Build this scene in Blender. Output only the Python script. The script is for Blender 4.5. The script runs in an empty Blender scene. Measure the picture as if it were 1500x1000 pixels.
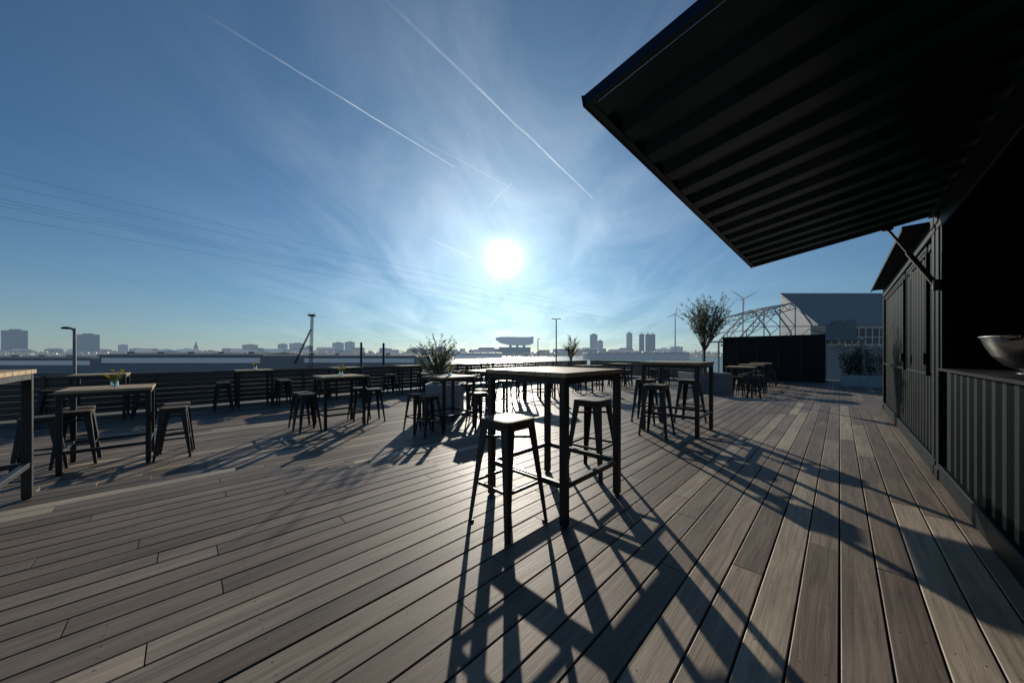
import bpy, bmesh, math, random
from mathutils import Vector, Matrix
random.seed(7)
scene = bpy.context.scene
COL = scene.collection
R2 = math.sqrt(2)
UP = 0.0      # upper deck level
LO = -0.36    # lower deck level
EYE = 1.24
A45 = math.radians(45)
def D(s, u, z=0.0):
    """deck coordinates (s along the boards, u across) -> world"""
    return Vector(((s-u)/R2, (s+u)/R2, z))

# ------------------------------------------------------------------ materials
def newmat(name):
    m = bpy.data.materials.new(name); m.use_nodes = True
    nt = m.node_tree
    b = nt.nodes["Principled BSDF"]
    return m, nt, b
def N(nt, t, **kw):
    n = nt.nodes.new(t)
    for k, v in kw.items(): setattr(n, k, v)
    return n
def M(nt, op, a, b=None, c=None):
    n = nt.nodes.new("ShaderNodeMath"); n.operation = op
    for i, x in enumerate((a, b, c)):
        if x is None: continue
        if isinstance(x, (int, float)): n.inputs[i].default_value = x
        else: nt.links.new(x, n.inputs[i])
    return n.outputs[0]
def paint(name, col, rough=0.5, metal=0.0, nscale=8, var=0.25, bump=0.05, spec=0.5, stretch=(1,1,1), haze=None, stint=None):
    m, nt, b = newmat(name)
    tc = N(nt, "ShaderNodeTexCoord"); mp = N(nt, "ShaderNodeMapping"); mp.inputs["Scale"].default_value = stretch
    nt.links.new(tc.outputs["Object"], mp.inputs[0])
    no = N(nt, "ShaderNodeTexNoise"); no.inputs["Scale"].default_value = nscale; no.inputs["Detail"].default_value = 5
    nt.links.new(mp.outputs[0], no.inputs["Vector"])
    cr = N(nt, "ShaderNodeValToRGB")
    cr.color_ramp.elements[0].position = 0.3; cr.color_ramp.elements[1].position = 0.7
    cr.color_ramp.elements[0].color = (*[c*(1-var) for c in col], 1)
    cr.color_ramp.elements[1].color = (*[min(1, c*(1+var)) for c in col], 1)
    nt.links.new(no.outputs["Fac"], cr.inputs[0]); nt.links.new(cr.outputs[0], b.inputs["Base Color"])
    r = M(nt, 'MULTIPLY_ADD', no.outputs["Fac"], 0.25, rough-0.12); nt.links.new(r, b.inputs["Roughness"])
    b.inputs["Metallic"].default_value = metal
    b.inputs["Specular IOR Level"].default_value = spec
    if stint: b.inputs["Specular Tint"].default_value = (*stint, 1)
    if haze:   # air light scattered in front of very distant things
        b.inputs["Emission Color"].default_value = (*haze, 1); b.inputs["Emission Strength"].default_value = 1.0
    if bump:
        bp = N(nt, "ShaderNodeBump"); bp.inputs["Strength"].default_value = bump; bp.inputs["Distance"].default_value = 0.02
        nt.links.new(no.outputs["Fac"], bp.inputs["Height"]); nt.links.new(bp.outputs[0], b.inputs["Normal"])
    return m

def deck_mat():
    m, nt, b = newmat("weathered_hardwood_decking")
    tc = N(nt, "ShaderNodeTexCoord")
    at = N(nt, "ShaderNodeAttribute"); at.attribute_name = "tone"
    sep = N(nt, "ShaderNodeSeparateColor"); nt.links.new(at.outputs["Color"], sep.inputs[0])
    comb = N(nt, "ShaderNodeCombineXYZ")
    nt.links.new(M(nt, 'MULTIPLY', sep.outputs[1], 60), comb.inputs[0]); nt.links.new(M(nt, 'MULTIPLY', sep.outputs[2], 40), comb.inputs[1])
    add = N(nt, "ShaderNodeVectorMath"); add.operation = 'ADD'
    nt.links.new(tc.outputs["Object"], add.inputs[0]); nt.links.new(comb.outputs[0], add.inputs[1])
    mp = N(nt, "ShaderNodeMapping"); mp.inputs["Scale"].default_value = (2.0, 48, 1)
    nt.links.new(add.outputs[0], mp.inputs[0])
    g = N(nt, "ShaderNodeTexNoise"); g.inputs["Scale"].default_value = 1; g.inputs["Detail"].default_value = 7; g.inputs["Roughness"].default_value = .68; g.inputs["Distortion"].default_value = .8
    nt.links.new(mp.outputs[0], g.inputs["Vector"])
    mp2 = N(nt, "ShaderNodeMapping"); mp2.inputs["Scale"].default_value = (.9, 9, 1)
    nt.links.new(add.outputs[0], mp2.inputs[0])
    bl = N(nt, "ShaderNodeTexNoise"); bl.inputs["Scale"].default_value = 1.2; bl.inputs["Detail"].default_value = 4; bl.inputs["Distortion"].default_value = 1.2
    nt.links.new(mp2.outputs[0], bl.inputs["Vector"])
    dirt = N(nt, "ShaderNodeTexNoise"); dirt.inputs["Scale"].default_value = .9; dirt.inputs["Detail"].default_value = 5
    nt.links.new(tc.outputs["Object"], dirt.inputs["Vector"])
    cr = N(nt, "ShaderNodeValToRGB"); e = cr.color_ramp.elements
    e[0].position = 0; e[0].color = (.098, .076, .058, 1); e[1].position = 1; e[1].color = (.37, .305, .225, 1)
    x = cr.color_ramp.elements.new(.35); x.color = (.152, .117, .088, 1)
    x = cr.color_ramp.elements.new(.75); x.color = (.215, .171, .130, 1)
    nt.links.new(sep.outputs[0], cr.inputs[0])
    f = M(nt, 'MULTIPLY_ADD', g.outputs["Fac"], 1.6, .2)
    f = M(nt, 'MULTIPLY', f, M(nt, 'MULTIPLY_ADD', bl.outputs["Fac"], .9, .55))
    f = M(nt, 'MULTIPLY', f, M(nt, 'MULTIPLY_ADD', dirt.outputs["Fac"], .8, .6))
    so = N(nt, "ShaderNodeSeparateXYZ"); nt.links.new(tc.outputs["Object"], so.inputs[0])
    dx = M(nt, 'MULTIPLY', M(nt, 'SUBTRACT', M(nt, 'FRACT', M(nt, 'MULTIPLY', so.outputs[0], 2)), .5), .5)
    dy = M(nt, 'MULTIPLY', M(nt, 'SUBTRACT', M(nt, 'FRACT', M(nt, 'MULTIPLY', so.outputs[1], 1/.075)), .5), .075)
    dist = M(nt, 'SQRT', M(nt, 'ADD', M(nt, 'MULTIPLY', dx, dx), M(nt, 'MULTIPLY', dy, dy)))
    dot = M(nt, 'GREATER_THAN', dist, .0045)
    f = M(nt, 'MULTIPLY', f, M(nt, 'MULTIPLY_ADD', dot, .75, .25))
    mx = N(nt, "ShaderNodeVectorMath"); mx.operation = 'SCALE'
    nt.links.new(cr.outputs[0], mx.inputs[0]); nt.links.new(f, mx.inputs["Scale"])
    nt.links.new(mx.outputs[0], b.inputs["Base Color"])
    nt.links.new(M(nt, 'MULTIPLY_ADD', g.outputs["Fac"], .3, .42), b.inputs["Roughness"])
    b.inputs["Specular IOR Level"].default_value = .28
    bp = N(nt, "ShaderNodeBump"); bp.inputs["Strength"].default_value = .4; bp.inputs["Distance"].default_value = .004
    nt.links.new(g.outputs["Fac"], bp.inputs["Height"]); nt.links.new(bp.outputs[0], b.inputs["Normal"])
    return m

MAT = {}
MAT['deck'] = deck_mat()
MAT['black'] = paint("black_container_paint", (.0028, .0052, .0062), .50, 0, 3, .35, .04, .07, stretch=(1,1,.3), stint=(.45,.8,.9))
MAT['hatchp'] = paint("black_hatch_paint", (.0032, .0085, .0110), .30, 0, 3, .35, .04, .55, stretch=(.3,1,1), stint=(.42,.78,.92))
MAT['farblack'] = paint("faded_black_container_paint", (.012, .014, .015), .5, 0, 3, .35, .04, .2)
MAT['steel'] = paint("black_powder_coated_steel", (.016, .016, .016), .42, 0, 20, .25, .03)
MAT['gun'] = paint("gunmetal_painted_steel", (.030, .031, .031), .42, .15, 15, .25, .03, .45)
MAT['seat'] = paint("worn_brown_wooden_seat", (.10, .075, .052), .62, 0, 4, .35, .08, .16, stretch=(3, 25, 3))
MAT['dark'] = paint("dark_interior", (.004, .004, .004), .8, 0, 5, .3, 0, .1)
MAT['counter'] = paint("dark_counter_top", (.006, .008, .008), .6, 0, 5, .3, 0, .05)
MAT['chrome'] = paint("stainless_steel", (.36, .36, .36), .24, 1.0, 6, .08, 0)
MAT['oak'] = paint("oiled_table_wood", (.45, .315, .175), .50, 0, 3, .30, .1, .22, stretch=(2, 30, 2))
MAT['fence'] = paint("dark_stained_fence_wood", (.115, .085, .064), .6, 0, 3, .45, .15, stretch=(1.5, 1, 25))
MAT['sub'] = paint("black_substructure", (.014, .012, .011), .9, 0, 5, .3, 0)  # even near-black colour of the deck underlayer and terrace base
MAT['planter'] = paint("fibre_cement_planter", (.34, .34, .33), .7, 0, 9, .2, .1)
MAT['planterd'] = paint("grey_planter", (.22, .22, .22), .7, 0, 9, .2, .1)
MAT['soil'] = paint("potting_soil", (.03, .022, .016), .95, 0, 40, .5, .4)
MAT['bark'] = paint("grey_olive_bark", (.10, .085, .065), .85, 0, 30, .4, .5)
MAT['yellow'] = paint("yellow_petals", (.82, .62, .03), .6, 0, 40, .2, 0)
MAT['stem'] = paint("green_stems", (.14, .22, .05), .6, 0, 40, .3, 0)
MAT['land'] = paint("harbour_ground", (.085, .09, .075), .95, 0, .05, .4, 0)
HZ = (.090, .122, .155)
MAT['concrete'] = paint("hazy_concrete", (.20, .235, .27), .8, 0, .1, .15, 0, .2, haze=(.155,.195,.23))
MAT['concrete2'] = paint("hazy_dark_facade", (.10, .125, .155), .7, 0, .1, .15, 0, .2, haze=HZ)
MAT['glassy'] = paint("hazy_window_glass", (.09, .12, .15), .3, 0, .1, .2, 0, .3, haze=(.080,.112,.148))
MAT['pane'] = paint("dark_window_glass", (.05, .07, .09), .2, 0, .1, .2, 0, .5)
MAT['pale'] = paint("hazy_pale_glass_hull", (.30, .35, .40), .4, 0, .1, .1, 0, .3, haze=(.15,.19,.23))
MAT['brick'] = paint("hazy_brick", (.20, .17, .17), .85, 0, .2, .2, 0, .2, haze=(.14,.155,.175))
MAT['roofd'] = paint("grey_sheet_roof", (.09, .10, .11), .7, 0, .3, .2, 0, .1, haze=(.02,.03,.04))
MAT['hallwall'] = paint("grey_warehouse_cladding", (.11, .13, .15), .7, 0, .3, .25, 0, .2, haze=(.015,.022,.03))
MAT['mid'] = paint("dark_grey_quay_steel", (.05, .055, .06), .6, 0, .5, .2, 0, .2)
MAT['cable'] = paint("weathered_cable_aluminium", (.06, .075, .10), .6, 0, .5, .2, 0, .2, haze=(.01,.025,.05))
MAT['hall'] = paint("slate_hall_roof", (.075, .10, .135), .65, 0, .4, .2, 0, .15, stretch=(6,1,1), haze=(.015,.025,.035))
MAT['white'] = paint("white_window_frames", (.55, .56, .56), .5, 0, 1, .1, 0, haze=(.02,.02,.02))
MAT['galv'] = paint("weathered_galvanised_steel", (.20, .21, .215), .5, .4, 3, .2, 0)
MAT['truss'] = paint("grey_greenhouse_steel", (.34, .34, .325), .5, 0, 3, .2, 0)
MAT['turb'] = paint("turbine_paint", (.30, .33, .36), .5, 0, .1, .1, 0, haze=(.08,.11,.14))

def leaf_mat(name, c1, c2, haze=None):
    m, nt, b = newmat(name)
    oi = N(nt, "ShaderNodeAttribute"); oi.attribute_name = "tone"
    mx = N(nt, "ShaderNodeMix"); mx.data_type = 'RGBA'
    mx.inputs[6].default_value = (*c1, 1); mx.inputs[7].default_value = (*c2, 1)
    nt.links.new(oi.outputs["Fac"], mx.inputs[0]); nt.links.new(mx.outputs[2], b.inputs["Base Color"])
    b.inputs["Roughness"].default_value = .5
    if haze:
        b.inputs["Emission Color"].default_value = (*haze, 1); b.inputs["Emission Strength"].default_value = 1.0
    tr = N(nt, "ShaderNodeBsdfTranslucent"); nt.links.new(mx.outputs[2], tr.inputs[0])
    ms = N(nt, "ShaderNodeMixShader"); ms.inputs[0].default_value = .4 if not haze else 0.05
    nt.links.new(b.outputs[0], ms.inputs[1]); nt.links.new(tr.outputs[0], ms.inputs[2])
    nt.links.new(ms.outputs[0], nt.nodes["Material Output"].inputs[0])
    return m
MAT['leaf'] = leaf_mat("olive_leaves", (.055, .07, .032), (.18, .20, .11))
MAT['leafd'] = leaf_mat("dark_shrub_leaves", (.015, .03, .012), (.05, .08, .03))
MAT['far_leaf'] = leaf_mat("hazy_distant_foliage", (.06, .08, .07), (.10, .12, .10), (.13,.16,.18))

def glass_mat():
    m, nt, b = newmat("clear_jar_glass")
    b.inputs["Base Color"].default_value = (.85, .9, .88, 1); b.inputs["Roughness"].default_value = .05
    b.inputs["Transmission Weight"].default_value = .9
    return m
MAT['glass'] = glass_mat()
def water_mat():
    m, nt, b = newmat("harbour_water")
    b.inputs["Base Color"].default_value = (.14, .26, .24, 1); b.inputs["Roughness"].default_value = .42
    b.inputs["Specular IOR Level"].default_value = .25
    tc = N(nt, "ShaderNodeTexCoord")
    no = N(nt, "ShaderNodeTexNoise"); no.inputs["Scale"].default_value = .35; no.inputs["Detail"].default_value = 6
    nt.links.new(tc.outputs["Object"], no.inputs["Vector"])
    bp = N(nt, "ShaderNodeBump"); bp.inputs["Strength"].default_value = .8; bp.inputs["Distance"].default_value = .8
    nt.links.new(no.outputs["Fac"], bp.inputs["Height"]); nt.links.new(bp.outputs[0], b.inputs["Normal"])
    return m
MAT['water'] = water_mat()
def trail_mat(alpha):
    m = bpy.data.materials.new("ice_vapour_trail"); m.use_nodes = True; nt = m.node_tree; nt.nodes.clear()
    uv = N(nt, "ShaderNodeUVMap"); uv.uv_map = "UVMap"
    s = N(nt, "ShaderNodeSeparateXYZ"); nt.links.new(uv.outputs[0], s.inputs[0])
    v = M(nt, 'SUBTRACT', 1, M(nt, 'ABSOLUTE', M(nt, 'MULTIPLY_ADD', s.outputs[1], 2, -1)))
    v = M(nt, 'POWER', M(nt, 'MAXIMUM', v, 0), 1.6)
    no = N(nt, "ShaderNodeTexNoise"); no.inputs["Scale"].default_value = .004; no.inputs["Detail"].default_value = 6
    tc = N(nt, "ShaderNodeTexCoord"); nt.links.new(tc.outputs["Object"], no.inputs["Vector"])
    a = M(nt, 'MULTIPLY', v, M(nt, 'MULTIPLY_ADD', no.outputs["Fac"], 1.4, -.05))
    fade = M(nt, 'MINIMUM', M(nt, 'MULTIPLY', s.outputs[0], 1.5), 1)
    a = M(nt, 'MULTIPLY', M(nt, 'MULTIPLY', a, fade), alpha)
    a = M(nt, 'MINIMUM', M(nt, 'MAXIMUM', a, 0), 1)
    em = N(nt, "ShaderNodeEmission"); em.inputs[0].default_value = (.88, .95, 1, 1); em.inputs[1].default_value = 1.1
    tr = N(nt, "ShaderNodeBsdfTransparent"); ms = N(nt, "ShaderNodeMixShader")
    nt.links.new(a, ms.inputs[0]); nt.links.new(tr.outputs[0], ms.inputs[1]); nt.links.new(em.outputs[0], ms.inputs[2])
    o = N(nt, "ShaderNodeOutputMaterial"); nt.links.new(ms.outputs[0], o.inputs[0])
    return m

# ------------------------------------------------------------------ mesh builder
class MB:
    def __init__(s): s.v = []; s.f = []; s.tone = []
    def add(s, vs, fs, tone=None):
        o = len(s.v); s.v += [tuple(p) for p in vs]
        for f in fs: s.f.append(tuple(i+o for i in f)); s.tone.append(tone)
    def box(s, x0, x1, y0, y1, z0, z1, tone=None):
        vs = [(x0,y0,z0),(x1,y0,z0),(x1,y1,z0),(x0,y1,z0),(x0,y0,z1),(x1,y0,z1),(x1,y1,z1),(x0,y1,z1)]
        s.add(vs, [(0,3,2,1),(4,5,6,7),(0,1,5,4),(1,2,6,5),(2,3,7,6),(3,0,4,7)], tone)
    def cbox(s, x0, x1, y0, y1, z0, z1, c=.004, tone=None):
        bm = bmesh.new()
        bmesh.ops.create_cube(bm, size=1)
        for v in bm.verts:
            v.co.x = x0 if v.co.x < 0 else x1; v.co.y = y0 if v.co.y < 0 else y1; v.co.z = z0 if v.co.z < 0 else z1
        bmesh.ops.bevel(bm, geom=bm.edges[:], offset=c, segments=1, affect='EDGES')
        bm.verts.index_update()
        s.add([v.co[:] for v in bm.verts], [tuple(v.index for v in f.verts) for f in bm.faces], tone); bm.free()
    def beam(s, p0, p1, w, h, tone=None):
        p0 = Vector(p0); p1 = Vector(p1); d = (p1-p0).normalized()
        up = Vector((0,0,1)) if abs(d.z) < .95 else Vector((0,1,0))
        a = d.cross(up).normalized()*w/2; b = a.cross(d).normalized()*h/2
        vs = [p0-a-b,p0+a-b,p0+a+b,p0-a+b,p1-a-b,p1+a-b,p1+a+b,p1-a+b]
        s.add(vs, [(0,1,2,3),(4,7,6,5),(0,4,5,1),(1,5,6,2),(2,6,7,3),(3,7,4,0)], tone)
    def tube(s, pts, rs, n=8, tone=None, cap=True):
        pts = [Vector(p) for p in pts]; vs = []; fs = []
        for i, p in enumerate(pts):
            d = (pts[min(i+1,len(pts)-1)]-pts[max(i-1,0)]).normalized()
            up = Vector((0,0,1)) if abs(d.z) < .9 else Vector((0,1,0))
            a = d.cross(up).normalized(); b = a.cross(d).normalized()
            r = rs[i] if isinstance(rs, (list, tuple)) else rs
            for k in range(n):
                t = 2*math.pi*k/n; vs.append(p+a*r*math.cos(t)+b*r*math.sin(t))
        for i in range(len(pts)-1):
            for k in range(n):
                k2 = (k+1) % n; fs.append((i*n+k, i*n+k2, (i+1)*n+k2, (i+1)*n+k))
        if cap: fs.append(tuple(range(n))); fs.append(tuple(range((len(pts)-1)*n+n-1, (len(pts)-1)*n-1, -1)))
        s.add(vs, fs, tone)
    def lathe(s, prof, n=24, c=(0,0,0)):
        vs = []; fs = []
        for r, z in prof:
            for k in range(n):
                t = 2*math.pi*k/n; vs.append((c[0]+r*math.cos(t), c[1]+r*math.sin(t), c[2]+z))
        for i in range(len(prof)-1):
            for k in range(n):
                k2 = (k+1) % n; fs.append((i*n+k, i*n+k2, (i+1)*n+k2, (i+1)*n+k))
        s.add(vs, fs)
    def loft(s, rings, cap=True):
        n = len(rings[0]); vs = [p for r in rings for p in r]; fs = []
        for i in range(len(rings)-1):
            for k in range(n):
                k2 = (k+1) % n; fs.append((i*n+k, i*n+k2, (i+1)*n+k2, (i+1)*n+k))
        if cap: fs.append(tuple(range(n-1,-1,-1))); fs.append(tuple(range((len(rings)-1)*n, len(rings)*n)))
        s.add(vs, fs)
    def obj(s, name, mat, parent=None, loc=(0,0,0), rz=0, smooth=False, fix=True):
        me = bpy.data.meshes.new(name); me.from_pydata(s.v, [], s.f)
        if any(t is not None for t in s.tone):
            ca = me.color_attributes.new("tone", 'FLOAT_COLOR', 'CORNER')
            buf = []
            for f, t in zip(s.f, s.tone):
                if t is None: t = (.5,.5,.5)
                elif not isinstance(t, tuple): t = (t,t,t)
                for _ in f: buf += [t[0], t[1], t[2], 1]
            ca.data.foreach_set("color", buf)
        if fix:
            bm = bmesh.new(); bm.from_mesh(me); bmesh.ops.recalc_face_normals(bm, faces=bm.faces[:]); bm.to_mesh(me); bm.free()
        me.materials.append(mat)
        if smooth:
            for p in me.polygons: p.use_smooth = True
            try: me.set_sharp_from_angle(angle=math.radians(35))
            except Exception: pass
        o = bpy.data.objects.new(name, me); COL.objects.link(o)
        o.location = loc; o.rotation_euler = (0,0,rz)
        if parent: o.parent = parent
        return o
def empty(name, loc=(0,0,0), rz=0):
    e = bpy.data.objects.new(name, None); COL.objects.link(e); e.location = loc; e.rotation_euler = (0,0,rz); e.empty_display_size = .1
    return e
def tag(o, label, cat, group=None):
    o["label"] = label; o["category"] = cat
    if group: o["group"] = group
    return o
def clone(root, loc, rz):
    n = root.copy(); COL.objects.link(n); n.location = loc; n.rotation_euler = (0,0,rz)
    def rec(src, dst):
        for c in list(src.children):
            cc = c.copy(); COL.objects.link(cc); cc.parent = dst; rec(c, cc)
    rec(root, n)
    return n

# ------------------------------------------------------------------ decks
def deck(name, rows, s_range, z, mat, seed, thick=.025):
    rnd = random.Random(seed); mb = MB(); W = .1420
    for k in range(rows[0], rows[1]):
        u0 = k*.15; uc = u0+.075
        rng = s_range(uc)
        if rng is None: continue
        s0, s1 = rng; s = s0 - rnd.uniform(0, 3.5); tw = rnd.uniform(-.0013, .0013)
        while s < s1:
            L = rnd.choice([1.85, 2.45, 2.95, 3.35, 3.65]); a = max(s, s0); b = min(s+L, s1)-.005
            s += L
            if b-a < .05: continue
            tone = (min(1, max(0, rnd.gauss(.48, .22))) if rnd.random() > .06 else rnd.uniform(.8, 1), rnd.random(), rnd.random())
            h = rnd.uniform(-.0012, .0012)
            pr = [(-W/2,-thick),(-W/2,-.0022),(-W/2+.003,0),(W/2-.003,0),(W/2,-.0022),(W/2,-thick)]
            r0 = [(a, uc+y, zz+h+tw*(y/W)) for y, zz in pr]; r1 = [(b, uc+y, zz+h+tw*(y/W)) for y, zz in pr]
            n = 6; fs = [(i, (i+1)%n, n+(i+1)%n, n+i) for i in range(5)] + [(5,4,3,2,1,0), tuple(range(6,12))]
            mb.add(r0+r1, fs, tone)
    o = mb.obj(name, mat, rz=A45, loc=(0,0,z)); o["kind"] = "structure"
    return o
def up_range(u):
    t = -u
    if t > .75 or t < -5.25: return None
    if t > -2.9: e = 11.0
    elif t > -4.65: e = .3 + (t+4.65)/(1.75)*2.08
    else: e = -1.0 + (t+5.2)/.55*1.3
    return (-5, e)
deck("upper_deck", (-5, 35), up_range, UP, MAT['deck'], 3)
deck("lower_deck", (-30, 91), lambda u: (-5, 27.5), LO, MAT['deck'], 5)
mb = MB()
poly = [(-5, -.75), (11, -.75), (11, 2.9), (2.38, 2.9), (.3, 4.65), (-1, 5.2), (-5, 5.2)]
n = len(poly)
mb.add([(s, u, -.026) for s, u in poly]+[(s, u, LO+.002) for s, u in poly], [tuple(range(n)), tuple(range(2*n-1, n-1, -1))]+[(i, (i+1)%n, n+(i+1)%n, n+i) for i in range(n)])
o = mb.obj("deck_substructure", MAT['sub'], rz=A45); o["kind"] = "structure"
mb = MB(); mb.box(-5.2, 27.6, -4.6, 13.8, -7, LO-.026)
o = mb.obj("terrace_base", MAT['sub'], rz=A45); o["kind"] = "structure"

# ------------------------------------------------------------------ land and water
mb = MB(); S = 15000; mb.add([(-S,-3000,-7.6),(S,-3000,-7.6),(S,S,-7.6),(-S,S,-7.6)], [(0,1,2,3)])
o = mb.obj("ground", MAT['land'], fix=False); o["kind"] = "structure"
mb = MB(); mb.add([(-20,45,-7.0),(200,30,-7.0),(420,560,-7.0),(120,900,-7.0),(-330,900,-7.0),(-120,330,-7.0)], [(0,1,2,3,4,5)])
o = mb.obj("river", MAT['water'], fix=False); o["kind"] = "structure"

# ------------------------------------------------------------------ fences
def fence(name, s0, s1, uconst, along, label):
    L = s1-s0; root = empty(name)
    if along: root.location = D(s0, uconst, LO); root.rotation_euler = (0,0,A45)
    else: root.location = D(uconst, s0, LO); root.rotation_euler = (0,0,A45+math.pi/2)
    rnd = random.Random(len(label)); mb = MB(); x = 0
    while x < L-.1:
        e = min(x+3.6, L)
        for k in range(7):
            dz = rnd.uniform(-.001, .001)
            mb.cbox(x+.003, e-.003, -.012, .012, .05+k*.14+dz, .05+k*.14+.134+dz, .003)
        x = e
    mb.cbox(0, L, -.05, .05, 1.032, 1.060, .004)
    mb.obj("slats", MAT['fence'], root)
    k = 0
    while k*1.8 <= L+.01:
        p = MB(); p.cbox(k*1.8-.035, k*1.8+.035, -.0835, -.0135, 0, 1.031, .004); p.obj("post", MAT['fence'], root); k += 1
    tag(root, label, "fence")
fence("fence", -4.2, 21.6, 13.55, True, "long dark slatted timber fence along the terrace edge")
fence("fence", 5.6, 13.4, 21.8, False, "short dark slatted timber fence across the terrace end")

# ------------------------------------------------------------------ containers
def corr(mb, x0, x1, z0, z1, y0=0.0, pitch=.20, depth=.030):
    pts = []; x = x0
    seq = [(0, 0), (.36, 0), (.58, -1), (.78, -1)]
    while x < x1:
        for f, d in seq:
            xx = x+f*pitch
            if xx < x1: pts.append((xx, y0+d*depth))
        x += pitch
    pts.append((x1, y0))
    n = len(pts)
    vs = [(a, b, z0) for a, b in pts]+[(a, b, z1) for a, b in pts]
    mb.add(vs, [(i, i+1, n+i+1, n+i) for i in range(n-1)])
def shell(root, L, opening=None, mat=None, W=2.44, H=2.6):
    m = mat or MAT['black']
    w = MB()
    if opening:
        a, b, z0, z1 = opening
        corr(w, .1, a, .16, H-.14, -.02); corr(w, b, L-.1, .16, H-.14, -.02)
        corr(w, a, b, .16, z0, -.02); w.box(a, b, -.05, -.012, z1, H-.14)
    else: corr(w, .1, L-.1, .16, H-.14, -.02)
    w.obj("wall", m, root, fix=False)
    w = MB(); w.box(.02, L-.02, -W, -W+.04, .1, H-.02); w.box(.0, .04, -W+.04, -.1, .1, H-.02); w.box(L-.04, L, -W+.04, -.1, .1, H-.02)
    w.obj("shell", m, root)
    w = MB(); w.box(.04, L-.04, -W+.04, -.06, .02, .13); w.obj("floor", MAT['dark'], root)
    w = MB(); w.box(.0, L, -W+.002, -.062, H-.02, H+.02); w.obj("roof", m, root)
    f = MB()
    f.cbox(0, L, -.06, .012, 0.004, .158, .008); f.cbox(0, L, -.06, .012, H-.138, H+.025, .008)
    for x0 in (0, L-.14):
        f.cbox(x0, x0+.14, -.10, .014, .16, H-.14, .008)
        f.cbox(x0-.006, x0+.17, -.17, .022, .001, .12, .012); f.cbox(x0-.006, x0+.17, -.17, .022, H-.09, H+.03, .012)
    f.obj("frame", m, root)

SA = -.75; LA = 6.05
ca = empty("bar_container", D(SA, -.69, 0), A45)
tag(ca, "black shipping container bar with raised serving hatch on the deck", "container")
OA, OB, OZ0, OZ1 = 2.05, 5.72, 1.08, 2.42
shell(ca, LA, (OA, OB, OZ0, OZ1))
j = MB()
j.cbox(OA-.06, OA, -.07, .02, OZ0, OZ1+.05, .006); j.cbox(OB, OB+.06, -.07, .02, OZ0, OZ1+.05, .006); j.cbox(OA, OB, -.07, .02, OZ1, OZ1+.05, .006)
j.obj("opening_frame", MAT['black'], ca)
j = MB(); j.cbox(OA+.002, OB-.002, -.62, .04, 1.075, 1.10, .004)
j.obj("counter", MAT['counter'], ca)
j = MB(); j.box(.05, LA-.05, -2.39, -2.36, .14, 2.55); j.box(.4, 5.6, -2.35, -1.85, .14, .95); j.box(.4, 5.6, -2.35, -2.05, 1.5, 1.54)
j.box(.05, LA-.05, -2.3, -.07, 2.52, 2.56); j.box(LA-.1, LA-.06, -2.3, -.12, .14, 2.5)
j.obj("back_bar", MAT['dark'], ca)
# hatch
hx0, hx1, HL, HA = 2.03, 6.02, 1.505, math.radians(9.5)
o_ = Vector((0, math.cos(HA), -math.sin(HA))); nn = Vector((0, math.sin(HA), math.cos(HA)))
def hp(x, l, k): return Vector((x, .02, 2.61))+o_*l+nn*k
hm = MB(); pts = []; x = hx0+.035; pitch = .28
while x < hx1-.035:
    for f, d in [(0, 0), (.38, 0), (.52, .04), (.86, .04)]:
        xx = x+f*pitch
        if xx < hx1-.035: pts.append((xx, d))
    x += pitch
pts.append((hx1-.035, 0)); n = len(pts)
hm.add([hp(a, .05, b) for a, b in pts]+[hp(a, HL-.03, b) for a, b in pts], [(i, i+1, n+i+1, n+i) for i in range(n-1)])
hatch = hm.obj("hatch", MAT['hatchp'], ca, fix=False)
fr = MB()
def hbox(x0, x1, l0, l1, k0, k1):
    vs = [hp(x, l, k) for k in (k0, k1) for x, l in ((x0,l0),(x1,l0),(x1,l1),(x0,l1))]
    fr.add(vs, [(0,3,2,1),(4,5,6,7),(0,1,5,4),(1,2,6,5),(2,3,7,6),(3,0,4,7)])
hbox(hx0, hx1, HL-.03, HL, -.004, .044); hbox(hx0, hx1, -.03, .05, -.02, .05)
hbox(hx0, hx0+.03, .05, HL-.03, -.004, .044); hbox(hx1-.03, hx1, .05, HL-.03, -.004, .044)
hbox(hx0-.006, hx1+.006, HL+.001, HL+.008, -.008, .046)
fr.obj("hatch_frame", MAT['hatchp'], hatch)
k = MB(); k.box(hx0-.05, hx1-.0, -.10, .012, 2.626, 2.70); k.box(hx0-.05, hx1, -.3, -.101, 2.622, 2.64)
k.obj("hinge", MAT['black'], hatch)
st = MB()
q0 = Vector((OB+.03, .05, 1.88)); q1 = hp(hx1-.03, .32, -.015); mid = q0.lerp(q1, .55)
st.tube([q0, mid], .022, 12); st.tube([mid, q1], .012, 10)
st.cbox(q0.x-.03, q0.x+.03, .021, .07, 1.83, 1.93, .006); st.cbox(q1.x-.03, q1.x+.03, q1.y-.04, q1.y+.04, q1.z-.01, q1.z+.03, .005)
st.obj("strut", MAT['steel'], ca, smooth=True)
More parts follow.
